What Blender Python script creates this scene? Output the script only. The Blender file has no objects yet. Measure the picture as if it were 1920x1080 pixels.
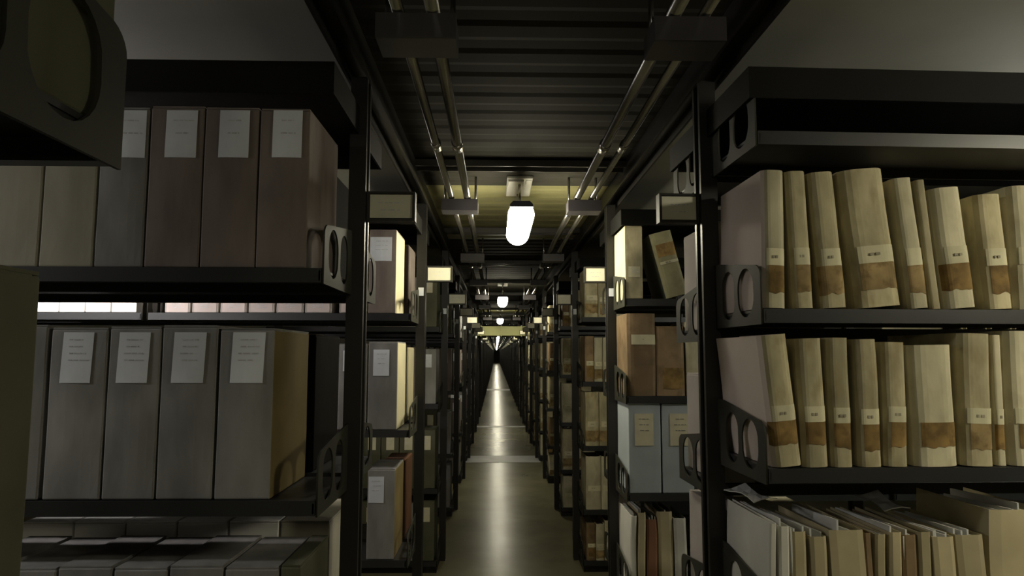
import bpy, bmesh, math, random
from mathutils import Vector, Matrix, noise
R = random.Random(7)
S = bpy.context.scene
COL = S.collection
PI = math.pi
# ------------------------------------------------------------------ camera
F, VPX, VPY, CH = 1300.0, 930.0, 663.0, 1.45
fwd_c = Vector(((VPX-960)/F, (540-VPY)/F, -1.0)).normalized()      # world +Y in camera axes
up_c = Vector((0.004, 1, 0)); up_c = (up_c - fwd_c*up_c.dot(fwd_c)).normalized()
right_c = fwd_c.cross(up_c)
M = Matrix((right_c, fwd_c, up_c))            # camera axes -> world axes
cam_d = bpy.data.cameras.new('camera')
cam = bpy.data.objects.new('camera', cam_d); COL.objects.link(cam)
cam_d.sensor_width = 36; cam_d.lens = 36*F/1920; cam_d.clip_start = 0.02; cam_d.clip_end = 400
cam.matrix_world = Matrix.Translation((0, 0, CH)) @ M.to_4x4()
S.camera = cam
def at(px, py, Y):
    """the point on the plane y = Y seen at a pixel: (x, z)"""
    d = M @ Vector(((px-960)/F, (540-py)/F, -1.0))
    t = Y/d.y
    return d.x*t, CH + d.z*t
# ------------------------------------------------------------------ materials
def mat(name, col, rough=0.7, var=0.25, scale=6.0, rnd=0.12, spec=0.3, metal=0.0, stain=None, stain_amt=0.0, bump=0.0, stretch=(1,1,1)):
    m = bpy.data.materials.new(name); m.use_nodes = True
    nt = m.node_tree; N = nt.nodes; L = nt.links
    b = N['Principled BSDF']
    b.inputs['Roughness'].default_value = rough; b.inputs['Metallic'].default_value = metal
    b.inputs['Specular IOR Level'].default_value = spec
    tc = N.new('ShaderNodeTexCoord'); mp = N.new('ShaderNodeMapping'); mp.inputs['Scale'].default_value = stretch
    oi = N.new('ShaderNodeObjectInfo')
    cx = N.new('ShaderNodeVectorMath'); cx.operation = 'SCALE'; 
    L.new(oi.outputs['Random'], cx.inputs['Scale']); cx.inputs[0].default_value = (13.0, 7.0, 29.0)
    ad = N.new('ShaderNodeVectorMath'); ad.operation = 'ADD'
    L.new(tc.outputs['Object'], mp.inputs['Vector']); L.new(mp.outputs['Vector'], ad.inputs[0]); L.new(cx.outputs['Vector'], ad.inputs[1])
    nz = N.new('ShaderNodeTexNoise'); nz.inputs['Scale'].default_value = scale; nz.inputs['Detail'].default_value = 5
    L.new(ad.outputs['Vector'], nz.inputs['Vector'])
    mr = N.new('ShaderNodeMapRange'); mr.inputs['From Min'].default_value = .3; mr.inputs['From Max'].default_value = .7
    mr.inputs['To Min'].default_value = 1-var; mr.inputs['To Max'].default_value = 1+var
    L.new(nz.outputs['Fac'], mr.inputs['Value'])
    rr = N.new('ShaderNodeMapRange'); rr.inputs['To Min'].default_value = 1-rnd; rr.inputs['To Max'].default_value = 1+rnd
    L.new(oi.outputs['Random'], rr.inputs['Value'])
    mu = N.new('ShaderNodeMath'); mu.operation = 'MULTIPLY'
    L.new(mr.outputs['Result'], mu.inputs[0]); L.new(rr.outputs['Result'], mu.inputs[1])
    sc = N.new('ShaderNodeVectorMath'); sc.operation = 'SCALE'; sc.inputs[0].default_value = col
    L.new(mu.outputs['Value'], sc.inputs['Scale'])
    out = sc.outputs['Vector']
    if stain:
        n2 = N.new('ShaderNodeTexNoise'); n2.inputs['Scale'].default_value = scale*1.9; n2.inputs['Detail'].default_value = 3
        L.new(ad.outputs['Vector'], n2.inputs['Vector'])
        cr = N.new('ShaderNodeMapRange'); cr.inputs['From Min'].default_value = .52; cr.inputs['From Max'].default_value = .72
        cr.inputs['To Max'].default_value = stain_amt
        L.new(n2.outputs['Fac'], cr.inputs['Value'])
        mx = N.new('ShaderNodeMixRGB'); mx.inputs['Color2'].default_value = (*stain, 1)
        L.new(cr.outputs['Result'], mx.inputs['Fac']); L.new(out, mx.inputs['Color1']); out = mx.outputs['Color']
    L.new(out, b.inputs['Base Color'])
    if bump:
        bp = N.new('ShaderNodeBump'); bp.inputs['Strength'].default_value = bump; bp.inputs['Distance'].default_value = .01
        L.new(nz.outputs['Fac'], bp.inputs['Height']); L.new(bp.outputs['Normal'], b.inputs['Normal'])
    return m
steel = mat('dark_painted_steel', (.016, .015, .013), .42, .2, 8, .05, .45)
canopy_m = mat('matt_black_canopy', (.007, .007, .006), .7, .2, 6, .05, .12)
steel_shelf = mat('shelf_steel', (.020, .021, .022), .4, .25, 5, .06, .5)
bracket_m = mat('bracket_steel', (.030, .030, .021), .65, .25, 9, .1, .3)
sign_m = mat('sign_frame_steel', (.035, .034, .03), .5, .15, 9, .05)
card_m = mat('sign_card', (.72, .70, .56), .8, .05, 20, .03)
ink_m = mat('faded_ink', (.16, .16, .17), .9, .2, 40, .05)
band_ink = mat('faded_band_ink', (.30, .27, .20), .9, .2, 40, .05)
ink_faint = mat('pale_ink', (.55, .56, .58), .9, .2, 40, .05)
paper_m = mat('label_paper', (.74, .77, .82), .85, .08, 12, .05)
pink_paper = mat('pinkish_label', (.62, .53, .50), .85, .08, 12, .06)
paper_old = mat('yellowed_paper', (.60, .56, .40), .85, .12, 14, .05)
sheet_m = mat('loose_paper', (.55, .55, .52), .85, .1, 10, .1)
vs = (6, 6, 1.2)
grey_box = mat('grey_board', (.25, .245, .235), .8, .22, 5, .10, .2, bump=.15, stretch=(3, 3, 1))
brown_box = mat('brown_board', (.215, .178, .157), .8, .22, 5, .08, .2, bump=.15, stretch=(3, 3, 1))
beige_box = mat('beige_board', (.34, .32, .26), .8, .15, 5, .08, .2, bump=.1, stretch=(3, 3, 1))
lit_cream = mat('lit_cream_board', (.60, .55, .36), .8, .12, 5, .06, .2)  # lamplight on the boxes' aisle sides is put into this cream colour
pink_box = mat('pink_beige_board', (.42, .38, .345), .8, .12, 5, .08, .2)
white_box = mat('white_board', (.78, .77, .74), .8, .06, 5, .04, .2)
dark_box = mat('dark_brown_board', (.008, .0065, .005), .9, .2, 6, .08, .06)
olive_box = mat('olive_board', (.10, .10, .065), .8, .2, 6, .1, .2)
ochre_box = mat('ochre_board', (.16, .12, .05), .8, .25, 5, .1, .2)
blue_box = mat('blue_grey_board', (.36, .40, .42), .75, .1, 5, .06, .2)
vol_m = mat('aged_tan_cover', (.40, .355, .225), .8, .30, 7, .13, .2, stain=(.20, .15, .06), stain_amt=.45, bump=.25, stretch=(2, 2, 1))
vol_pale = mat('pale_tan_cover', (.50, .46, .32), .8, .22, 7, .1, .2, stain=(.27, .22, .12), stain_amt=.35, bump=.2, stretch=(2, 2, 1))
vol_brown = mat('leather_brown_cover', (.21, .145, .08), .7, .3, 8, .12, .25, stain=(.09, .05, .02), stain_amt=.5, bump=.2)
lit_pink_cover = mat('lit_pinkish_cover_board', (.66, .57, .51), .85, .08, 4, .05, .15)
ledger_m = mat('olive_tan_ledger_spine', (.24, .225, .13), .8, .25, 7, .05, .2, stain=(.12, .10, .05), stain_amt=.5)
vol_dark = mat('dark_green_cover', (.07, .075, .055), .7, .25, 8, .1, .25, bump=.1)
band_m = mat('paper_band', (.58, .54, .37), .85, .12, 16, .08)
brownlab_m = mat('brown_spine_label', (.21, .135, .048), .8, .45, 20, .15, .2, stain=(.09, .055, .02), stain_amt=.6)
brown_pale = mat('pale_brown_spine_label', (.30, .215, .10), .8, .4, 20, .15, .2, stain=(.10, .06, .02), stain_amt=.7)
page_m = mat('page_edges', (.46, .41, .29), .9, .25, 3, .08, .1, stretch=(60, 1, 1))
manila = mat('manila_folder', (.40, .345, .215), .85, .18, 6, .15, .2)
whitefold = mat('white_folder', (.58, .57, .51), .85, .1, 6, .08, .2)
redfold = mat('red_brown_folder', (.17, .085, .05), .85, .15, 6, .1, .2)
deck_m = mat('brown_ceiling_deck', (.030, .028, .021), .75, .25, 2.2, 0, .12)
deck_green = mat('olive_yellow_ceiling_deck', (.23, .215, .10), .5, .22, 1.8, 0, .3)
slab_m = mat('ceiling_slab', (.27, .265, .225), .75, .12, 2, 0, .2)
wall_m = mat('painted_wall', (.16, .155, .12), .8, .15, 1.5, 0)
joist_m = mat('joist_paint', (.055, .052, .045), .35, .2, 5, .05, .5)
pipe_m = mat('galvanised_conduit', (.34, .33, .30), .24, .15, 6, .1, .5, metal=.9)
hanger_m = mat('hanger_steel', (.05, .045, .05), .4, .2, 9, .05, .5)
duct_m = mat('green_cream_duct', (.33, .33, .15), .6, .12, 3, 0)
plate_m = mat('lamp_ceiling_plate', (.55, .54, .48), .35, .1, 8, 0, .5)
house_m = mat('lamp_housing', (.10, .10, .13), .4, .1, 9, 0)
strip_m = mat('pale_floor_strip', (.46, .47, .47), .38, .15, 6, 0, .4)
# floor: sealed dark concrete, worn smoother in patches
floor_m = mat('sealed_concrete', (.185, .172, .102), .25, .2, 2.0, 0, .17, stain=(.13, .12, .07), stain_amt=.5)
def emit(name, col, s):
    m = bpy.data.materials.new(name); m.use_nodes = True
    nt = m.node_tree; nt.nodes.remove(nt.nodes['Principled BSDF'])
    e = nt.nodes.new('ShaderNodeEmission'); e.inputs['Color'].default_value = (*col, 1); e.inputs['Strength'].default_value = s
    nt.links.new(e.outputs[0], nt.nodes['Material Output'].inputs['Surface'])
    return m
LAMP = 26.0
glow = emit('lamp_diffuser_light', (1.0, .93, .70), LAMP)
glow_side = emit('bluish_diffuser_light', (1.0, .97, .93), LAMP*1.6)
glow_cool = emit('cool_diffuser_light', (1, .93, .90), LAMP*1.3)
glow_dim = emit('dim_diffuser_light', (1, .97, .82), LAMP*1.5)
glow_right = emit('warm_diffuser_light', (1.0, .93, .70), LAMP*1.65)
# ------------------------------------------------------------------ mesh helpers
def link(name, bm, mats, parent=None, loc=(0, 0, 0), rot=(0, 0, 0), smooth=False, bevel=0):
    me = bpy.data.meshes.new(name)
    bmesh.ops.recalc_face_normals(bm, faces=bm.faces[:])
    bm.to_mesh(me); bm.free()
    for m in (mats if isinstance(mats, (list, tuple)) else [mats]): me.materials.append(m)
    if smooth:
        for p in me.polygons: p.use_smooth = True
    o = bpy.data.objects.new(name, me); COL.objects.link(o)
    o.location = loc; o.rotation_euler = rot
    if parent: o.parent = parent
    if bevel:
        b = o.modifiers.new('bevel', 'BEVEL'); b.width = bevel; b.segments = 2; b.limit_method = 'ANGLE'
    return o
def box(bm, x0, x1, y0, y1, z0, z1, mi=0):
    if x0 > x1: x0, x1 = x1, x0
    if y0 > y1: y0, y1 = y1, y0
    v = [bm.verts.new((x, y, z)) for z in (z0, z1) for y in (y0, y1) for x in (x0, x1)]
    for f in ((0, 1, 3, 2), (4, 6, 7, 5), (0, 4, 5, 1), (2, 3, 7, 6), (0, 2, 6, 4), (1, 5, 7, 3)):
        fc = bm.faces.new([v[i] for i in f]); fc.material_index = mi
    return v
def nbm(): return bmesh.new()
def tube(bm, p0, p1, r, n=12, mi=0):
    p0, p1 = Vector(p0), Vector(p1); d = (p1-p0).normalized()
    a = d.orthogonal().normalized(); b = d.cross(a)
    c0 = [bm.verts.new(p0 + r*(a*math.cos(t)+b*math.sin(t))) for t in [2*PI*i/n for i in range(n)]]
    c1 = [bm.verts.new(p1 + r*(a*math.cos(t)+b*math.sin(t))) for t in [2*PI*i/n for i in range(n)]]
    for i in range(n):
        f = bm.faces.new((c0[i], c0[(i+1) % n], c1[(i+1) % n], c1[i])); f.smooth = True; f.material_index = mi
    bm.faces.new(c0).material_index = mi; bm.faces.new(c1[::-1]).material_index = mi
def prism(bm, pts, z0, z1, zs=0, mi=0, caps=True):
    """closed 2D outline (x,y) extruded along z with zs extra rings; returns nothing"""
    rings = []
    for k in range(zs+2):
        z = z0+(z1-z0)*k/(zs+1)
        rings.append([bm.verts.new((x, y, z)) for x, y in pts])
    n = len(pts)
    for a, b in zip(rings, rings[1:]):
        for i in range(n):
            bm.faces.new((a[i], a[(i+1) % n], b[(i+1) % n], b[i])).material_index = mi
    if caps:
        bm.faces.new(rings[0][::-1]).material_index = mi; bm.faces.new(rings[-1]).material_index = mi
def empty(name, loc, rotz=0):
    o = bpy.data.objects.new(name, None); COL.objects.link(o); o.location = loc; o.rotation_euler = (0, 0, rotz)
    o.empty_display_size = .1
    return o
def tag(o, label, cat, group=None):
    o['label'] = label; o['category'] = cat
    if group: o['group'] = group
    return o
def struct(o): o['kind'] = 'structure'; return o
def copy_tree(o, parent=None):
    c = o.copy(); COL.objects.link(c)
    if parent: c.parent = parent
    for ch in list(o.children): copy_tree(ch, c)
    return c
ORD = 'zeroth first second third fourth fifth sixth seventh eighth ninth tenth eleventh twelfth thirteenth fourteenth fifteenth sixteenth'.split()
def strokes(bm, x0, x1, z0, z1, y, rows, rng, mi=1, h=.0022):
    for r in range(rows):
        z = z1-(z1-z0)*(r+.5)/rows
        x = x0+rng.uniform(0, .12)*(x1-x0)
        while x < x1-.2*(x1-x0)*rng.random():
            w = rng.uniform(.10, .28)*(x1-x0)
            box(bm, x, min(x+w, x1), y-.0003, y, z-h/2, z+h/2, mi); x += w+rng.uniform(.04, .1)*(x1-x0)
# ------------------------------------------------------------------ the room
YB, YF, XL, XR, ZC = -3.2, 112.0, -4.2, 4.6, 2.27
AL, AR = -.352, .554                     # aisle side of the uprights
b = nbm(); box(b, XL, XR, YB, YF, -.1, 0); struct(link('floor', b, floor_m))
b = nbm()
TXL, TXR = -.41, .615
box(b, XL, TXL, YB, YF, ZC, ZC+.12, 0); box(b, TXR, XR, YB, YF, ZC, ZC+.12, 0)
# ribbed metal deck over the aisle, ribs running across it
y = YB; prof = []
while y < YF:
    for dy, z in ((0, ZC+.004), (.050, ZC+.004), (.075, ZC), (.135, ZC), (.16, ZC+.004)): prof.append((y+dy, z))
    y += .16
r0 = [b.verts.new((TXL, yy, z)) for yy, z in prof]; r1 = [b.verts.new((TXR, yy, z)) for yy, z in prof]
for i in range(len(prof)-1):
    if abs(prof[i][0]-prof[i+1][0]) < 1e-6: continue
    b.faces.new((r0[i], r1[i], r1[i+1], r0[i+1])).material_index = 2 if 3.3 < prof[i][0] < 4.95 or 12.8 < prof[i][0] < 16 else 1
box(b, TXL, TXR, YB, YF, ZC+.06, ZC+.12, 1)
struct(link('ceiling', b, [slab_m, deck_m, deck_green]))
for nm, a in (('wall_left', (XL-.1, XL, YB, YF)), ('wall_right', (XR, XR+.1, YB, YF)), ('wall_far', (XL, XR, YF, YF+.1)), ('wall_back', (XL, XR, YB-.1, YB))):
    b = nbm(); box(b, *a, -.1, ZC+.12); struct(link(nm, b, wall_m))
# tie channels along both sides of the aisle, on top of the uprights
n_trim = 0
def trim(bm, m):
    global n_trim
    n_trim += 1
    return struct(link('trim_%d' % n_trim, bm, m))
for x0, x1 in ((-.41, -.345), (.549, .62)):
    b = nbm(); box(b, x0, x1, -2.6, 111, 2.235, 2.27); box(b, x0, x0+.008, -2.6, 111, 2.195, 2.235); box(b, x1-.008, x1, -2.6, 111, 2.195, 2.235)
    trim(b, steel)
for k in range(11):
    y = 1.30+1.6*k
    b = nbm(); box(b, TXL+.066, TXR-.067, y-.045, y+.045, 2.252, 2.262); box(b, TXL+.066, TXR-.067, y-.005, y+.005, 2.262, 2.30)
    box(b, TXL+.066, TXR-.067, y-.045, y-.04, 2.235, 2.252); box(b, TXL+.066, TXR-.067, y+.04, y+.045, 2.235, 2.252)
    trim(b, joist_m)
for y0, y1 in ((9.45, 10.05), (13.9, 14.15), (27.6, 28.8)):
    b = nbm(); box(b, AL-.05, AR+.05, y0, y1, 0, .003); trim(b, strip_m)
# dropped duct crossing far down the aisle
b = nbm(); box(b, -.56, .72, 13.6, 14.15, 1.80, 1.985)
for x in (-.3, .1, .5): box(b, x-.012, x+.012, 13.585, 14.165, 1.785, 2.0)
d = tag(link('ventilation_duct', b, duct_m, bevel=.006), 'pale green duct crossing under the ceiling far down the aisle', 'duct')
for x in (-.5, .66):
    b = nbm(); tube(b, (x, 13.87, 1.98), (x, 13.87, 2.27), .012, 8); link('hanger_rod', b, steel, d)
# ------------------------------------------------------------------ conduits and hangers
for x, r, lab in ((-.208, .013, 'outermost conduit pipe of the left pair under the ceiling'), (-.135, .016, 'inner conduit pipe of the left pair, nearer the hanging lamps'),
               (.372, .016, 'inner conduit pipe of the right pair, nearer the hanging lamps'), (.438, .012, 'outermost conduit pipe of the right pair under the ceiling')):
    b = nbm(); tube(b, (x, -2.5, 2.165), (x, 111, 2.165), r, 14)
    p = tag(link('conduit_pipe', b, pipe_m), lab, 'pipe', 'conduit pipes along the aisle ceiling')
    for yj in (2.3, 5.6, 8.7):
        b = nbm(); tube(b, (x, yj, 2.165), (x, yj+.07, 2.165), r+.004, 14); link('coupling', b, pipe_m, p)
def hanger(xa, xb):
    e = empty('pipe_hanger', ((xa+xb)/2, 0, 2.27)); w = (xb-xa)/2
    b = nbm(); box(b, -w, w, -.05, .05, -.175, -.168); box(b, -w, -w+.006, -.05, .05, -.168, -.124); box(b, w-.006, w, -.05, .05, -.168, -.124)
    box(b, -w, w, -.052, -.046, -.175, -.1235); link('trough', b, hanger_m, e)
    for x in (-w+.012, w-.012):
        b = nbm(); tube(b, (x, .03, -.15), (x, .03, 0), .006, 8); link('hanger_rod', b, pipe_m, e)
    return e
for side, xa, xb in (('left', -.25, -.085), ('right', .325, .475)):
    h0 = hanger(xa, xb)
    for k in range(14):
        h = h0 if k == 0 else copy_tree(h0)
        h.location.y = 1.42+1.72*k
        tag(h, '%s dark steel hanger from the camera, carrying the %s pair of conduit pipes' % (ORD[k+1], side), 'pipe hanger', 'pipe hangers under the %s conduits' % side)
# ------------------------------------------------------------------ lamps
def lamp(L=.58, gl=glow):
    e = empty('ceiling_lamp', (0, 0, 2.27))
    b = nbm(); prof = [(-.050, 0), (-.050, .012), (-.036, .026), (.036, .026), (.050, .012), (.050, 0)]
    n = len(prof); rs = [[b.verts.new((x, y, z-.188)) for x, z in prof] for y in (-L/2-.012, L/2+.012)]
    for i in range(n): b.faces.new((rs[0][i], rs[0][(i+1) % n], rs[1][(i+1) % n], rs[1][i]))
    b.faces.new(rs[0]); b.faces.new(rs[1][::-1]); link('housing', b, house_m, e)
    # rounded translucent cover wrapping round the sides
    b = nbm(); rings = []; A0 = .42
    for t, s in ((-1, .55), (-.985, .8), (-.95, .95), (-.88, 1), (.88, 1), (.95, .95), (.985, .8), (1, .55)):
        rings.append([b.verts.new((.058*s*math.cos(a), t*L/2, -.213-.056*s*math.sin(a))) for a in [-A0+(PI+2*A0)*i/16 for i in range(17)]])
    for p, q in zip(rings, rings[1:]):
        for i in range(16): b.faces.new((p[i], p[i+1], q[i+1], q[i])).smooth = True
    b.faces.new(rings[0]); b.faces.new(rings[-1][::-1]); link('diffuser', b, gl, e)
    for y in (-.05, .2):
        b = nbm(); tube(b, (0, y, -.165), (0, y, -.016), .007, 8); link('suspension_rod', b, pipe_m, e)
    b = nbm(); box(b, -.055, .02, -.10, 0, -.028, -.010); box(b, .028, .055, -.09, -.02, -.02, -.010); box(b, -.06, .06, -.11, .25, -.016, 0); link('ceiling_plate', b, plate_m, e, bevel=.004)
    return e
l0 = lamp()
for k in range(-1, 22):
    l = l0 if k == -1 else copy_tree(l0)
    l.location = (.108 if k < 1 else .075, 3.25+4.8*k, 2.27)
    if k == -1: tag(l, 'bright hanging lamp above the aisle behind the viewer', 'lamp', 'lamps along the main aisle')
    elif k < 4: tag(l, '%s lit hanging lamp with white diffuser above the main aisle, counting away from the camera' % ORD[k+1], 'lamp', 'lamps along the main aisle')
    else: tag(l, 'lit lamp far down the aisle near the vanishing point', 'lamp', 'distant lamps along the main aisle')
for x, y, gl, lab in ((-2.5, 1.05, glow_side, 'lamp in the cross aisle in front of the first left rack'), (2.3, 2.68, glow_dim, 'lamp in the cross aisle behind the first right rack'), (2.05, .72, glow_right, 'lamp in the cross aisle in front of the first right rack'), (-1.95, 2.68, glow_cool, 'lamp in the cross aisle behind the first left rack')):
    l = lamp(gl=gl); l.location = (x, y, 2.27); l.rotation_euler.z = PI/2
    tag(l, lab, 'lamp', 'lamps in the cross aisles')
# ------------------------------------------------------------------ racks
BAY = 1.2
def bracket_mesh(sgn, L=.296, H=.165):
    cu = bpy.data.curves.new('bk', 'CURVE'); cu.dimensions = '2D'; cu.fill_mode = 'BOTH'; cu.extrude = .002
    def spl(pts):
        s = cu.splines.new('POLY'); s.points.add(len(pts)-1)
        for p, q in zip(s.points, pts): p.co = (q[0], q[1], 0, 1)
        s.use_cyclic_u = True
    out = [(0, -.035), (L, -.035), (L, .075)]
    for i in range(7):
        a = PI/2*i/6; out.append((L-.035+.035*math.cos(a), .075+.028*math.sin(a)))
    out += [(.04, .132), (0, .135)]
    spl(out)
    def slot(cx, cz, w, h):
        p = []
        for i in range(24):
            a = 2*PI*i/24; r = w/2
            p.append((cx+r*math.cos(a), cz+(h/2-r)*(1 if math.sin(a) > 0 else -1)+r*math.sin(a)))
        spl(p)
    slot(.095, .045, .085, .122); slot(.208, .043, .098, .116)
    o = bpy.data.objects.new('bk', cu); COL.objects.link(o)
    dg = bpy.context.evaluated_depsgraph_get()
    me = bpy.data.meshes.new_from_object(o.evaluated_get(dg))
    bpy.data.objects.remove(o)
    # (a, z) plane -> local (x thickness, y = sgn*a, z)
    for v in me.vertices: v.co = (v.co.z, sgn*(v.co.x+.030), v.co.y)
    me.materials.clear(); me.materials.append(bracket_m); me.name = 'bracket'
    return me
BR = {-1: bracket_mesh(-1), 1: bracket_mesh(1)}
def shelf_bm(b, s, u0, u1, v0, v1, z, mi=0):
    """v0 is the open edge"""
    sg = 1 if v1 > v0 else -1
    box(b, s*u0, s*u1, v0, v1, z-.006, z, mi)
    box(b, s*u0, s*u1, v0, v0+sg*.006, z-.032, z-.006, mi); box(b, s*u0, s*u1, v0+sg*.006, v0+sg*.02, z-.032, z-.028, mi)
    box(b, s*u0, s*u1, v1-sg*.004, v1, z-.03, z-.006, mi); box(b, s*(u0+.002), s*(u0+.006), v0, v1, z-.028, z-.006, mi)
def upright_bm(b, s, u, mi=0, zt=2.2):
    w, dp, t = .045, .06, .014
    pts = [(0, -dp/2), (w, -dp/2), (w, dp/2), (0, dp/2), (0, dp/2-t), (.010, dp/2-t), (.010, -dp/2+t), (0, -dp/2+t)]
    prism(b, [(s*(u+x), y) for x, y in pts], 0, zt, 0, mi)
def canopy_bm(b, s, n, z=2.115, dp=.326, mi=0):
    u0, u1 = .02, .035+BAY*n
    box(b, s*u0, s*u1, -dp, dp+.008, z-.006, z, mi)
    for v in (-dp, dp): box(b, s*u0, s*u1, v, v+.008, z-.075, z-.006, mi)
    box(b, s*u0, s*(u0+.006), -dp+.008, dp, z-.075, z-.006, mi)
def sign_bms(s, w):
    b = nbm(); box(b, s*-.002, s*-w, -.012, -.009, 1.806, 1.886); box(b, s*-.002, s*-w, .009, .012, 1.806, 1.886)
    for z0, z1 in ((1.806, 1.812), (1.880, 1.886)): box(b, s*-.002, s*-w, -.017, .017, z0, z1)
    box(b, s*-.002, s*-.008, -.017, .017, 1.812, 1.88); box(b, s*-w, s*-(w-.006), -.017, .017, 1.812, 1.88)
    c = nbm(); rng = random.Random(3)
    for y in (-.0135, .0125): box(c, s*-.010, s*-(w-.008), y, y+.001, 1.814, 1.878)
    xa, xb = sorted((s*-.03, s*-(w-.03)))
    strokes(c, xa, xb, 1.826, 1.866, -.0135, 2, rng, 1, .0025)
    return b, c
def rack(side, dc, front, rear, n, name_label, rot=0, sign=True, canopy=True, clip=True, dpf=.326, dpr=.334, ends=None, xoff=0):
    s = 1 if side == 'right' else -1
    e = empty('shelving_rack', ((AR if s > 0 else AL)+xoff, dc, 0), rot)
    for i in range(n+1):
        b = nbm(); upright_bm(b, s, BAY*i); link('upright', b, steel, e)
    for i in range(n):
        u0, u1 = .037+BAY*i, .037+BAY*(i+1)-.03
        for lst, v0, v1, sg in ((front, -dpf, -.03, -1), (rear, dpr, .03, 1)):
            for z in lst:
                b = nbm(); shelf_bm(b, s, u0, u1, v0, v1, z); link('shelf', b, steel_shelf, e)
                us = [u0-.004] if (ends == 1) else [u0-.004, u1+.004]
                for u in us:
                    o = bpy.data.objects.new('bracket', BR[sg]); COL.objects.link(o); o.parent = e; o.location = (s*u, 0, z)
                    if dpf > .31 or True: o.scale.y = ((dpf if sg < 0 else dpr)-.03)/.296
        b = nbm(); box(b, s*u0, s*u1, -dpf+.03, -dpf+.036, 0, .055); box(b, s*u0, s*u1, dpr-.036, dpr-.03, 0, .055); box(b, s*(u0), s*(u0+.006), -dpf+.036, dpr-.036, 0, .055)
        link('kick_plate', b, steel, e)
    if canopy:
        b = nbm(); canopy_bm(b, s, n); link('canopy_top', b, canopy_m, e)
    if sign:
        f, c = sign_bms(s, .132 if s < 0 else .112)
        so = link('sign_holder', f, sign_m, e); link('sign_card', c, [card_m, ink_faint], so)
    if clip:
        b = nbm(); box(b, s*.008, s*.034, -.036, -.030, 1.735, 1.775); link('index_tab', b, paper_m, e)
    tag(e, name_label, 'shelving rack', 'steel shelving racks on the %s of the aisle' % side)
    return e
DC1, P = 1.866, 1.6
DL, DRt = [1.63, 1.11, .55, .08], [1.70, 1.26, .83, .41, .08]
zA = at(300, 501, 1.54)[1]; zB = at(300, 940, 1.54)[1]
zRA = at(1600, 579, 1.54)[1]; zRB = at(1600, 879, 1.54)[1]
zRU = at(1600, 246, 1.54)[1]; zRC = zRB-.36
print('decks', zA, zB, zRA, zRB, zRU)
rack('left', .326, [], [1.66, 1.11, .6, .08], 1, 'dark foreground shelving rack cropped by the left edge of the photo', sign=False, canopy=False, clip=False, xoff=.022)
rack('left', DC1, [zA, zB, .60, .08], [zA, zB, .60, .08], 2, 'first left shelving rack, holding big labelled archive boxes facing the camera', clip=False)
rack('right', DC1, [zRU, zRA, zRB, zRC, .45, .08], [1.96, 1.52, 1.10, .74, .38, .08], 2, 'first right shelving rack, holding rows of aged tan volumes', rot=math.radians(1.6), clip=False)
rack('left', DC1+P, DL, DL, 2, 'second left shelving rack, with a bright white sign on its upright')
rack('right', DC1+P, DRt, DRt, 2, 'second right shelving rack, holding blue-grey boxes and a leaning ledger')
NEAR, LASTR = 12, 66
def far_rack(side, n_sh):
    s = 1 if side == 'right' else -1
    b = nbm(); upright_bm(b, s, 0, 0)
    for z in n_sh:
        shelf_bm(b, s, .037, .8, -.326, -.03, z, 1); shelf_bm(b, s, .037, .8, .334, .03, z, 1)
        box(b, s*.03, s*.034, -.326, -.03, z-.03, z+.09, 1); box(b, s*.03, s*.034, .03, .334, z-.03, z+.09, 1)
    canopy_bm(b, s, .6, mi=1)
    f, c = sign_bms(s, .132 if s < 0 else .112)
    for src, off in ((f, 2), (c, 3)):
        me = bpy.data.meshes.new('t'); src.to_mesh(me); src.free(); nf = len(b.faces); b.from_mesh(me); bpy.data.meshes.remove(me)
        b.faces.ensure_lookup_table()
        for fc in b.faces[nf:]: fc.material_index = off
    o = link('shelving_rack', b, [steel, steel_shelf, sign_m, card_m])
    return o
for side, dk in (('left', DL), ('right', DRt)):
    r3 = None
    for k in range(3, NEAR+1):
        lab = '%s shelving rack from the camera along the %s side of the aisle' % (ORD[k], side)
        if r3 is None: r3 = rack(side, DC1+P*(k-1), dk, dk, 1, lab, ends=1)
        else:
            c = copy_tree(r3); c.location.y = DC1+P*(k-1); c['label'] = lab
    fr = None
    for k in range(NEAR+1, LASTR+1):
        if fr is None: fr = o = far_rack(side, dk)
        else: o = fr.copy(); COL.objects.link(o)
        o.location = (AR if side == 'right' else AL, DC1+P*(k-1), 0)
        tag(o, 'dark distant shelving rack far down the %s side of the aisle' % side, 'shelving rack', 'distant racks on the %s of the aisle' % side)
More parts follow.
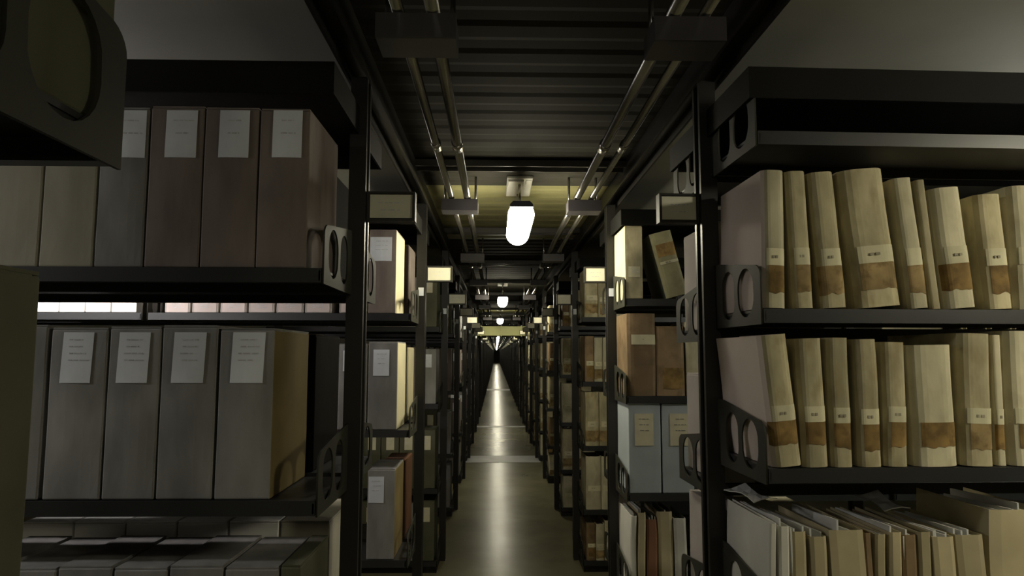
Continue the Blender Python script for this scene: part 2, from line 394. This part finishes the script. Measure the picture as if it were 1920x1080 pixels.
# ------------------------------------------------------------------ items
def wobble(bm, amp, sc, seed):
    for v in bm.verts:
        n = noise.noise_vector(Vector((v.co.x*sc+seed*3.7, v.co.y*sc, v.co.z*sc-seed)))
        v.co.x += n.x*amp; v.co.y += n.y*amp
SEED = [0]
def archive_box(w, h, d, m, label=None, lm=None, lines=4, lid=True, im=None):
    """front face on y=0, left edge x=0, bottom z=0; label = (x0, x1, z0, z1, skew)"""
    SEED[0] += 1; rng = random.Random(SEED[0])
    b = nbm(); box(b, 0, w, 0, d, 0, h-.004)
    bmesh.ops.subdivide_edges(b, edges=b.edges[:], cuts=5, use_grid_fill=True)
    for v in b.verts:       # boards bulge a little
        fx, fz = v.co.x/w, v.co.z/h
        if v.co.y < 1e-6: v.co.y -= .004*math.sin(PI*min(1, max(0, fx)))*math.sin(PI*min(1, max(0, fz)))
    wobble(b, .0012, 9, SEED[0])
    o = link('archive_box', b, m, bevel=.0035)
    if lid:
        b = nbm(); box(b, .0015, w-.0015, .0015, d, h-.004, h)
        box(b, .0008, .0018, .012, d-.01, h-.07, h-.004); box(b, w-.0018, w-.0008, .012, d-.01, h-.07, h-.004)
        link('lid', b, m, o, bevel=.0012)
    if label:
        x0, x1, z0, z1, sk = label
        b = nbm()
        def yf(x, z): return -.004*math.sin(PI*x/w)*math.sin(PI*z/h)-.0016
        nx, nz = 4, 5; g = [[None]*(nz+1) for _ in range(nx+1)]
        for i in range(nx+1):
            for j in range(nz+1):
                x = x0+(x1-x0)*i/nx+sk*(j/nz-.5); z = z0+(z1-z0)*j/nz
                g[i][j] = b.verts.new((x, yf(x, z), z))
        for i in range(nx):
            for j in range(nz): b.faces.new((g[i][j], g[i+1][j], g[i+1][j+1], g[i][j+1]))
        ge = bmesh.ops.extrude_face_region(b, geom=b.faces[:])
        for v in ge['geom']:
            if isinstance(v, bmesh.types.BMVert): v.co.y += .0006
        if lines:
            zz1 = z1-.08*(z1-z0); zz0 = z1-.62*(z1-z0)
            for r in range(lines):
                z = zz1-(zz1-zz0)*(r+.5)/lines
                xa = x0+(.2+rng.uniform(0, .12))*(x1-x0); xe = x1-rng.uniform(.1, .35)*(x1-x0)
                while xa < xe:
                    ww = rng.uniform(.08, .25)*(x1-x0); xb = min(xa+ww, xe)
                    box(b, xa, xb, yf((xa+xb)/2, z)-.0005, yf((xa+xb)/2, z), z-.0014, z+.0014, 1); xa = xb+.05*(x1-x0)
        link('paper_label', b, [lm or paper_m, im or ink_faint], o)
    return o
def spine(w, r, n=9, bulge=.010):
    """front outline from the left board to the right board, y negative bulges out"""
    pts = []
    for i in range(n+1):
        t = i/n; x = w*t
        pts.append((x, -bulge*(1-(2*t-1)**4)))
    return pts
def bound_volume(w, h, d, m, band=None, brown=None, bulge=.009, lines=True):
    SEED[0] += 1; rng = random.Random(SEED[0])
    t = min(.004, w*.12)
    outer = [(0, d)]+spine(w, 0, bulge=bulge)+[(w, d)]
    inner = [(w-t, d)]+[(x*(w-2*t)/w+t, y+t) for x, y in spine(w, 0, bulge=bulge)][::-1]+[(t, d)]
    b = nbm(); zs = 7; rings = []
    pts = outer+inner
    for k in range(zs+1):
        rings.append([b.verts.new((x, y, h*k/zs)) for x, y in pts])
    n = len(pts)
    for p, q in zip(rings, rings[1:]):
        for i in range(n): b.faces.new((p[i], p[(i+1) % n], q[(i+1) % n], q[i]))
    no = len(outer); ni = len(inner)
    for rg in (rings[0], rings[-1]):
        for i in range(no-1):
            b.faces.new((rg[i], rg[i+1], rg[n-2-i], rg[n-1-i]))
    seed = SEED[0]
    def wob(v):
        nn = noise.noise_vector(Vector((v.x*5+seed*2.3, v.y*3, v.z*7+seed)))
        v.x += nn.x*.0022*min(1, v.z/.05); v.y += nn.y*.0028
    for v in b.verts: wob(v.co)
    o = link('bound_volume', b, m)
    b = nbm(); box(b, t+.0008, w-t-.0008, .003, d-.008, .004, h-.007-rng.uniform(0, .006))
    link('page_block', b, page_m, o)
    def patch(name, z0, z1, xa, xb, mt, off, ink=False, ragged=0):
        bb = nbm(); sp = spine(w, 0, n=14, bulge=bulge); col = []
        sp = [p for p in sp if xa*w-1e-4 <= p[0] <= xb*w+1e-4]
        nz = 3
        for x, y in sp:
            cc = []
            for j in range(nz+1):
                zl = z0+ragged*noise.noise(Vector((x*60, seed*1.7, 0)))
                v = Vector((x, y, zl+(z1-zl)*j/nz)); wob(v); v.y -= off; cc.append(bb.verts.new(v))
            col.append(cc)
        for p, q in zip(col, col[1:]):
            for j in range(nz): bb.faces.new((p[j], q[j], q[j+1], p[j+1]))
        ge = bmesh.ops.extrude_face_region(bb, geom=bb.faces[:])
        for v in ge['geom']:
            if isinstance(v, bmesh.types.BMVert): v.co.y += off*.8
        if ink:
            zc = (z0+z1)/2; x = w*.38
            for _ in range(2):
                ww = w*rng.uniform(.06, .12); box(bb, x, x+ww, -bulge-off-.0012, -bulge-off-.0002, zc-.003, zc+.003, 1); x += ww+w*.05
        link(name, bb, [mt, band_ink], o)
    if band: patch('paper_band', band[0], band[1], 0.12, 1, band_m, .0016, True)
    if brown: patch('spine_label', brown[0], brown[1], rng.choice((.1, .18, .0)), 1, rng.choice((brownlab_m, brownlab_m, brown_pale)), .0010, ragged=.007)
    return o
def folder(w, h, d, m, sheets=3):
    SEED[0] += 1; rng = random.Random(SEED[0]); seed = SEED[0]
    b = nbm(); t = .0015
    pts = [(0, d), (0, .004), (w*.2, 0), (w*.8, 0), (w, .004), (w, d), (w-t, d), (w-t, .005), (w*.8-t/2, t), (w*.2+t/2, t), (t, .005), (t, d)]
    rings = []
    for k in range(7):
        z = h*k/6
        rings.append([b.verts.new((x+.004*math.sin(z*11+seed)*z/h, y+.004*math.sin(z*9+seed*2), z)) for x, y in pts])
    n = len(pts)
    for p, q in zip(rings, rings[1:]):
        for i in range(n): b.faces.new((p[i], p[(i+1) % n], q[(i+1) % n], q[i]))
    for rg in (rings[0], rings[-1]):
        for i in range(5): b.faces.new((rg[i], rg[i+1], rg[n-2-i], rg[n-1-i]))
    o = link('file_folder', b, m)
    b = nbm()
    for i in range(sheets):
        x = t+.001+(w-2*t-.004)*(i+.5)/sheets; hh = h+rng.uniform(-.02, .018); bend = rng.uniform(-.006, .010); ya = rng.uniform(.004, .02)
        th = min(.004, (w-.006)/sheets*.6)
        g = []
        for j in range(5):
            f = j/4; y = ya+(d-.02-ya)*f
            xx = x+bend*math.sin(f*5+seed)*.3
            g.append([b.verts.new((xx-th/2, y, .004)), b.verts.new((xx+th/2, y, .004)), b.verts.new((xx+th/2+bend, y, hh-.01*f)), b.verts.new((xx-th/2+bend, y, hh-.01*f))])
        for p, q in zip(g, g[1:]):
            for k in range(4): b.faces.new((p[k], p[(k+1) % 4], q[(k+1) % 4], q[k]))
        b.faces.new(g[0]); b.faces.new(g[-1][::-1])
    link('papers', b, sheet_m, o)
    return o
def place(o, x, y, z, rz=0, lean=0):
    o.location = (x, y, z+.0012); o.rotation_euler = (0, lean, rz); return o
RN = {('left', 0): 'top', ('left', 1): 'middle', ('left', 2): 'lower', ('left', 3): 'bottom'}
# ---- first left rack, top row: front plane y = 1.55
def span(p0, p1, py, Y): return at(p0, py, Y)[0], at(p1, py, Y)[0]
YF1 = 1.55
ztA = at(400, 197, YF1)[1]
rowA = [(-45, 78, beige_box, 'beige', None), (82, 181, beige_box, 'beige', None), (184, 274, grey_box, 'grey-brown', (213, 276)), (277, 378, brown_box, 'brown', (312, 370)), (380, 481, brown_box, 'brown', (412, 468)), (484, 578, brown_box, 'brown', (512, 567))]
for i, (p0, p1, m, cn, lb) in enumerate(rowA):
    x0, x1 = span(p0, p1, 350, YF1); h = ztA-zA-.004-.006*((i*7) % 3)/3
    lab = None
    if lb or True:
        q = lb or (p0+25, p1-15)
        a, c = span(*q, 250, YF1); za, zc = at(q[0], 297, YF1)[1]-zA, at(q[0], 208, YF1)[1]-zA
        lab = (max(.006, a-x0), min(x1-x0-.006, c-x0), za, zc, 0)
    o = archive_box(x1-x0, h, .28, m, lab, lines=2)
    place(o, x0, YF1, zA)
    tag(o, '%s archive box with white label, %s from aisle, top row, first left rack' % (cn, ORD[len(rowA)-i]), 'archive box', 'archive boxes on the first left rack')
ztB = at(400, 611, YF1)[1]
rowB = [(-70, 80, grey_box, 'pale grey', None), (88, 194, grey_box, 'pale grey', (117, 174)), (198, 295, grey_box, 'grey', (222, 280)), (298, 402, grey_box, 'grey', (325, 385)), (407, 511, grey_box, 'mauve-grey', (435, 496))]
for i, (p0, p1, m, cn, lb) in enumerate(rowB):
    x0, x1 = span(p0, p1, 780, YF1); h = ztB-zB-.003*((i*5) % 3)
    q = lb or (p0+40, p1-30)
    a, c = span(*q, 670, YF1); za, zc = at(q[0], 719, YF1)[1]-zB, at(q[0], 624, YF1)[1]-zB
    o = archive_box(x1-x0, h, .28, m, (a-x0, c-x0, za, zc, .003), lines=4)
    place(o, x0, YF1, zB)
    if i == len(rowB)-1:     # ochre side board
        o.data.materials.append(ochre_box)
        for p in o.data.polygons:
            if p.normal.x > .7: p.material_index = 1
    tag(o, '%s archive box with white label, %s from aisle, middle row, first left rack' % (cn, ORD[len(rowB)-i]), 'archive box', 'archive boxes on the first left rack')
# lower row: tops seen from above, shallower boxes
ztC = at(300, 1062, YF1)[1]
edges = [-95, 5, 108, 212, 316, 421, 525, 566]
for i in range(len(edges)-1):
    x0, x1 = span(edges[i]+2, edges[i+1]-2, 1062, YF1)
    o = archive_box(x1-x0, ztC-.60-.004*(i % 2), .25, grey_box if i < 6 else olive_box, (.02, x1-x0-.02, .2, .3, 0), lines=3)
    place(o, x0, YF1, .60)
    tag(o, '%s archive box seen from above, %s from aisle, lower row, first left rack' % ('grey' if i < 6 else 'narrow olive', ORD[len(edges)-1-i]), 'archive box', 'archive boxes on the first left rack')
YR1 = DC1+.325
def rear_box(xr, w, h, d, m, z, yr, lab, group, label=None, rz=0):
    """box facing away from the camera; xr is its aisle-side edge, dirn -1 left"""
    o = archive_box(w, h, d, m, label or (.025, w-.025, h*.68, h*.9, 0), lines=3)
    place(o, xr, yr, z, PI); tag(o, lab, 'archive box', group); return o
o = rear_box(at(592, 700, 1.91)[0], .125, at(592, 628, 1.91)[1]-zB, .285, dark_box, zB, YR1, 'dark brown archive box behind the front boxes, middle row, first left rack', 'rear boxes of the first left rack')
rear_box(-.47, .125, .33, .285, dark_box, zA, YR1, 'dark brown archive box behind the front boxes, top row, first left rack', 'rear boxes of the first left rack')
for i in range(6):
    x = -.44-.135*i
    rear_box(x, .13, .405, .285, white_box if i else beige_box, .60, YR1, 'pale box top behind the grey boxes, %s from aisle, lower row, first left rack' % ORD[i+1], 'rear boxes of the first left rack')
# ---- foreground rack at the left edge
o = archive_box(.13, .40, .28, olive_box, (.03, .10, .28, .36, 0), lines=2); place(o, -.371, .655, 1.66, PI)
tag(o, 'dark olive box behind the foreground rack bracket, cropped by the top left corner', 'archive box', 'boxes of the foreground rack')
x = at(60, 800, .655)[0]
o = archive_box(.13, at(20, 512, .655)[1]-1.11, .28, olive_box, (.03, .10, .28, .36, 0), lines=2); place(o, x, .655, 1.11, PI)
tag(o, 'dark olive box standing upright along the bottom left edge', 'archive box', 'boxes of the foreground rack')
# ---- second left rack
YF2 = DC1+P-.32
def lbox(p0, p1, pt, m, z, lab, cn, label_px=None, mid=500, lm=None, d=.28, Y=YF2, side_m=None, im=None):
    x0, x1 = span(p0, p1, mid, Y); h = at((p0+p1)/2, pt, Y)[1]-z
    L = None
    if label_px:
        a, c, t, u = label_px
        a2, c2 = span(a, c, (t+u)/2, Y); L = (max(.004, a2-x0), min(x1-x0-.004, c2-x0), at(a, u, Y)[1]-z, at(a, t, Y)[1]-z, 0)
    else: L = (.02, x1-x0-.02, h*.68, h*.92, 0)
    o = archive_box(x1-x0, h, d, m, L, lm=lm, lines=3, im=im); place(o, x0, Y, z)
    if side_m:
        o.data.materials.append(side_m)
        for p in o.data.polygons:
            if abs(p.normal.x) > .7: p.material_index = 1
    tag(o, lab, 'archive box', 'boxes on the second %s rack' % ('left' if p1 < 930 else 'right')); return o
lbox(692, 743, 431, brown_box, DL[0], 'brown archive box with cream side coloured as lamplit, end of top row, second left rack', 'brown', (694, 735, 445, 490), side_m=lit_cream)
row2 = [(636, 688), (572, 622), (518, 570), (466, 515), (413, 463), (360, 410), (309, 357)]
for i, (a, c) in enumerate(row2):
    lbox(a, c, 438, pink_box, DL[0], 'pinkish box strip glimpsed between shelves, %s from aisle, top row, second left rack' % ORD[i+2], 'pink', (a+4, c-4, 567, 586), mid=580, lm=pink_paper)
for i in range(4):
    a = 62+49*i
    lbox(a, a+47, 438, white_box, DL[0], 'bright white box glimpsed between shelves, %s from left, top row, second left rack' % ORD[i+1], 'white', (a+5, a+42, 450, 480), mid=580)
lbox(690, 745, 641, grey_box, DL[1], 'grey archive box with square white label, end of middle row, second left rack', 'grey', (700, 730, 656, 705), mid=720, side_m=lit_cream)
lbox(634, 688, 645, grey_box, DL[1], 'grey archive box half hidden by the upright, middle row, second left rack', 'grey', mid=720)
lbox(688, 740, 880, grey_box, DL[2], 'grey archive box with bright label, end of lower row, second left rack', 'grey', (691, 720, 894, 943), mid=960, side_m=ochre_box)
for z, m, t in ((DL[1], lit_cream, 'cream box facing away, middle row'), (DL[2], redfold, 'red-brown box facing away, lower row'), (DL[0], brown_box, 'brown box facing away, top row')):
    rear_box(-.445, .11, .37, .285, m, z, DC1+P+.325, t+', aisle end of second left rack', 'rear boxes of the second left rack')
# ---- first right rack volumes (the rack stands slightly askew)
rot1 = math.radians(1.6)
def yr(x): return DC1-.318+math.tan(rot1)*(x-AR)
def fixat(px, py):
    Y = 1.56
    for _ in range(4): Y = yr(at(px, py, Y)[0])
    return at(px, py, Y)+(Y,)
def rvol(bl, br, tl, tr, top, yb, z, m, label, group, bandpx=None, brownpx=None, deep=.265, first=False):
    xb0, zb, Y0 = fixat(bl, yb); xb1, _, _ = fixat(br, yb)
    xt0, zt, _ = fixat(tl, top); xt1, _, _ = fixat(tr, top)
    lean = math.atan2(xt0-xb0, zt-zb)
    w = ((xb1-xb0)+(xt1-xt0))/2*math.cos(lean); h = (zt-z)/math.cos(lean)
    g = lambda py: (fixat((bl+tl)/2, py)[1]-z)/math.cos(lean)
    o = bound_volume(w-.0015, h, deep, m, (g(bandpx[1]), g(bandpx[0])) if bandpx else None, (g(brownpx[1]), g(brownpx[0])) if brownpx else None, bulge=min(.018, w*.24))
    zo = z+max(0, math.sin(lean))*w
    place(o, xb0, Y0+.010, zo, rot1, lean)
    if first:       # outermost cover is pinkish, made paler in place of light missing there
        o.data.materials.append(lit_pink_cover)
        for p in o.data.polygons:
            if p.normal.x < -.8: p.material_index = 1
    tag(o, label, 'book', group); return o
VA = [(1432, 1481, 1429, 1467, 320, vol_pale), (1490, 1531, 1473, 1510, 322, vol_m), (1542, 1594, 1515, 1561, 325, vol_m), (1608, 1697, 1573, 1656, 322, vol_m), (1706, 1745, 1672, 1713, 336, vol_pale),
      (1749, 1766, 1717, 1740, 338, vol_m), (1776, 1836, 1744, 1803, 355, vol_pale), (1850, 1899, 1828, 1884, 366, vol_m), (1906, 1962, 1890, 1946, 350, vol_pale), (1968, 2010, 1952, 1994, 345, vol_m)]
for i, (bl, br, tl, tr, tp, m) in enumerate(VA):
    j = R.uniform(-3, 3)
    extra = {0: 'pale', 3: 'thick creased', 5: 'very thin', 6: 'light cream', 7: 'shorter tan'}.get(i, 'tan')
    rvol(bl, br, tl, tr, tp, 579, zRA, m, '%s volume with paper band, %s from aisle, upper book row, first right rack' % (extra, ORD[i+1]), 'volumes on the upper book row of the first right rack',
         (468+j, 500+j) if i != 5 else None, (500+j, 552+j*2) if i not in (5, 8) else None, first=i == 0)
VB = [(1451, 1503, 1421, 1482, 631, vol_m), (1507, 1556, 1492, 1543, 636, vol_m), (1562, 1606, 1552, 1590, 634, vol_m), (1613, 1656, 1600, 1648, 637, vol_m), (1662, 1707, 1655, 1700, 643, vol_m),
      (1719, 1797, 1704, 1790, 648, vol_pale), (1806, 1869, 1797, 1858, 627, vol_m), (1875, 1894, 1862, 1880, 629, vol_pale), (1899, 1962, 1885, 1948, 622, vol_pale), (1968, 2010, 1955, 1997, 630, vol_m)]
for i, (bl, br, tl, tr, tp, m) in enumerate(VB):
    j = R.uniform(-3, 3)
    extra = {0: 'slanting', 1: 'scuffed', 5: 'thick pale', 7: 'very thin'}.get(i, 'tan')
    rvol(bl, br, tl, tr, tp, 879, zRB, m, '%s volume with brown label, %s from aisle, lower book row, first right rack' % (extra, ORD[i+1]), 'volumes on the lower book row of the first right rack',
         (766+j, 795+j) if i not in (5,) else None, (795+j, 842+j*2), first=i == 0)
# folder row
FC = [(1443, 1456, 983, whitefold, 'white'), (1459, 1479, 989, whitefold, 'white'), (1485, 1513, 1000, manila, 'tan'), (1521, 1552, 1008, manila, 'tan'), (1559, 1624, 996, manila, 'thick tan'), (1627, 1641, 1002, vol_brown, 'brown'),
      (1644, 1664, 1004, manila, 'tan'), (1667, 1690, 1000, manila, 'tan'), (1693, 1720, 1006, vol_brown, 'brown'), (1724, 1748, 1000, manila, 'tan'), (1752, 1792, 1008, manila, 'tan'), (1800, 1852, 1006, manila, 'thick tan'), (1858, 1962, 958, manila, 'tall thick tan')]
for i, (a, c, tp, m, cn) in enumerate(FC):
    x0, zt, Y0 = fixat(a, tp); x1, _, _ = fixat(c, tp)
    o = folder(x1-x0-.001, zt-zRC, .262, m, max(2, min(7, int((x1-x0)/.010))))
    place(o, x0, Y0+.004, zRC, rot1, 0)
    tag(o, '%s file folder with papers, %s from aisle, bottom visible row, first right rack' % (cn, ORD[i+1]), 'folder', 'file folders on the first right rack')
# papers lying loose on top of the folders
for i, (px, py, ang, L) in enumerate(((1465, 958, .15, .15), (1735, 962, -.1, .17))):
    x, z, Y = fixat(px, py+10)
    b = nbm(); g = []
    for a in range(6):
        g.append([b.verts.new((-.03+.06*k/3, L*(a/5-.3), .008*math.sin(a*.9+k*.8))) for k in range(4)])
    for p, q in zip(g, g[1:]):
        for k in range(3): b.faces.new((p[k], p[k+1], q[k+1], q[k]))
    ge = bmesh.ops.extrude_face_region(b, geom=b.faces[:])
    for v in ge['geom']:
        if isinstance(v, bmesh.types.BMVert): v.co.z += .002
    zt = max(fixat(a, tp)[1] for a, c, tp, m, cn in FC if a-50 < px < c+50 and tp > 970) if px < 1850 else z
    o = link('paper_sheet', b, sheet_m, loc=(x, Y+.15, zt+.028), rot=(.06, -.05, ang))
    tag(o, 'loose white sheet lying on the folders, %s from aisle, first right rack' % ORD[i+1], 'paper', 'loose sheets on the folders')
# rear row of the first right rack
for i, (z, h) in enumerate(((1.52, .30), (1.10, .29), (.74, .29), (.38, .29))):
    for j in range(3):
        w = .10
        o = archive_box(w, h-(.012*j), .285, pink_box if j == 0 else vol_pale, (.02, w-.02, h*.6, h*.85, 0), lines=3)
        x = .600+.104*j
        place(o, x+w, DC1+.325+math.tan(rot1)*(x-AR), z, PI+rot1)
        tag(o, 'pinkish-beige box facing away, %s from aisle, %s rear shelf, first right rack' % (ORD[j+1], ('uppermost', 'second', 'third', 'lowest')[i]), 'archive box', 'rear boxes of the first right rack')
for j in range(5):
    x = at(1742+46*j, 345, 1.93)[0]
    o = bound_volume(.062, .345+.006*(j % 2), .285, vol_pale, None, None); place(o, x+.062, DC1+.325+math.tan(rot1)*(x-AR), 1.52, PI+rot1)
    tag(o, 'pale volume top showing behind the front books, %s from aisle, first right rack' % ORD[j+1], 'book', 'rear volumes of the first right rack')
# ---- second right rack
G2 = 'volumes on the second right rack'
def vol2(p0, p1, pt, z, m, lab, mid, Y=YF2, band=None, brown=None, lean=0, d=.265, grp=G2):
    x0, x1 = span(p0, p1, mid, Y); h = at((p0+p1)/2, pt, Y)[1]-z
    o = bound_volume(x1-x0, h, d, m, band and (h*band[0], h*band[1]), brown and (h*brown[0], h*brown[1]), bulge=.010)
    place(o, x0, Y+.01, z, 0, lean); tag(o, lab, 'book', grp); return o
lbox(1172, 1205, 424, vol_m, DRt[0], 'tan box with lamplit side colour at the aisle end, top row, second right rack', 'tan', (1178, 1200, 500, 520), lm=band_m, side_m=lit_cream)
xb, zb = at(1250, 549, YF2); xt, zt = at(1214, 418, YF2); ln = math.atan2(xt-xb, zt-zb)
o = bound_volume(.102, .305, .265, ledger_m, (.155, .168), (.19, .25), bulge=.010)
o.data.materials.append(vol_dark)
for p in o.data.polygons:
    if p.normal.x < -.8: p.material_index = 1; place(o, xb, YF2+.01, DRt[0]+.001, 0, ln)
tag(o, 'olive-tan ledger with dark boards leaning left against a tan box, top row, second right rack', 'book', G2)
vol2(1177, 1230, 588, DRt[1], vol_brown, 'thick brown volume at the aisle end, middle row, second right rack', 680, band=(.62, .74))
vol2(1231, 1284, 612, DRt[1], vol_brown, 'shorter brown volume, second from aisle, middle row, second right rack', 680, brown=(.1, .4))
vol2(1287, 1330, 604, DRt[1], vol_pale, 'pale volume partly hidden by upright, middle row, second right rack', 680)
lbox(1179, 1239, 757, blue_box, DRt[2], 'blue-grey box with yellowed label at the aisle end, second right rack', 'blue', (1190, 1225, 776, 836), mid=840, lm=paper_old, im=ink_m)
lbox(1242, 1300, 758, blue_box, DRt[2], 'blue-grey box with yellowed label, second from aisle, second right rack', 'blue', (1256, 1290, 776, 836), mid=840, lm=paper_old, im=ink_m)
ff = [(1183, 1194, 968, whitefold, 'white'), (1196, 1210, 962, manila, 'tan'), (1212, 1232, 975, redfold, 'red-brown'), (1234, 1262, 960, manila, 'thick brown'), (1265, 1288, 972, whitefold, 'white')]
for i, (a, c, tp, m, cn) in enumerate(ff):
    x0, x1 = span(a, c, 1000, YF2); h = at(a, tp, YF2)[1]-DRt[3]
    o = folder(x1-x0-.001, h, .27, m, 3); place(o, x0, YF2, DRt[3], 0, 0)
    tag(o, '%s file folder, %s from aisle, folder row, second right rack' % (cn, ORD[i+1]), 'folder', 'file folders on the second right rack')
for z, m, t in ((DRt[0], vol_pale, 'top row'), (DRt[1], vol_pale, 'middle row'), (DRt[2], pink_box, 'box row'), (DRt[3], pink_box, 'folder row')):
    o = archive_box(.10, .30, .285, m, (.02, .08, .2, .27, 0)); place(o, .62+.10, DC1+P+.325, z, PI)
    tag(o, 'pale box facing away, %s, aisle end of second right rack' % t, 'archive box', 'rear boxes of the second right rack')
# ---- racks three to twelve: prototypes, then copies
pl = []
for m, w, h, lm, cn in ((olive_box, .118, .385, paper_old, 'olive'), (grey_box, .122, .37, paper_m, 'grey'), (brown_box, .115, .38, paper_m, 'brown')):
    o = archive_box(w, h, .275, m, (.035, w-.03, h*.66, h*.90, 0), lm=lm, lines=2)
    pl.append([o, w, cn, False])
prt = []
for m, w, h, br, cn in ((vol_m, .075, .33, (.05, .3), 'tan'), (vol_pale, .10, .35, None, 'cream'), (vol_brown, .06, .31, (.1, .35), 'brown'), (vol_pale, .055, .30, (.06, .28), 'pale'), (vol_m, .09, .36, (.08, .28), 'thick tan')):
    o = bound_volume(w, h, .265, m, (h*.35, h*.45), br and (h*br[0], h*br[1]), bulge=.008)
    prt.append([o, w, cn, False])
ROWL = ['top', 'middle', 'lower', 'floor']; ROWR = ['top', 'second', 'third', 'fourth', 'floor']
r2 = random.Random(11)
for side, protos, decks, rows in (('left', pl, DL, ROWL), ('right', prt, DRt, ROWR)):
    for k in range(3, NEAR+1):
        n = {3: 4, 4: 3, 5: 2, 6: 2}.get(k, 1)
        for ri, z in enumerate(decks):
            u = .055
            for i in range(n):
                p = protos[(k*3+ri*2+i+r2.randrange(2)) % len(protos)]
                if side == 'left' and k == 3: p = protos[0 if ri == 2 else (i+ri) % 3]
                if side == 'right' and ri in (1, 3) and z+.36 > decks[ri-1]-.03: pass
                if p[3]: o = copy_tree(p[0])
                else: o = p[0]; p[3] = True
                x = AR+u if side == 'right' else AL-u-p[1]
                o.location = (x, DC1+P*(k-1)-.312, z+.0012); o.scale.z = .92 if ri == 0 else (.78 if ri == 4 else 1); u += p[1]+.004
                what = 'archive box' if side == 'left' else 'volume'
                if n > 1: lab = '%s %s, %s from aisle, %s row, %s %s rack' % (p[2], what, ORD[i+1], rows[ri], ORD[k], side)
                else: lab = '%s %s at the aisle end, %s row, %s %s rack' % (p[2], what, rows[ri], ORD[k], side)
                tag(o, lab, 'archive box' if side == 'left' else 'book', '%s along the %s racks' % ('archive boxes' if side == 'left' else 'volumes', side))
# ------------------------------------------------------------------ world and view
w = bpy.data.worlds.new('world'); S.world = w; w.use_nodes = True
w.node_tree.nodes['Background'].inputs['Color'].default_value = (.5, .55, .6, 1)
w.node_tree.nodes['Background'].inputs['Strength'].default_value = .0
vs_ = S.view_settings
vs_.view_transform = 'Standard'; vs_.look = 'None'; vs_.gamma = 1; vs_.use_curve_mapping = False
vs_.exposure = 1.0
S.cycles.use_denoising = True
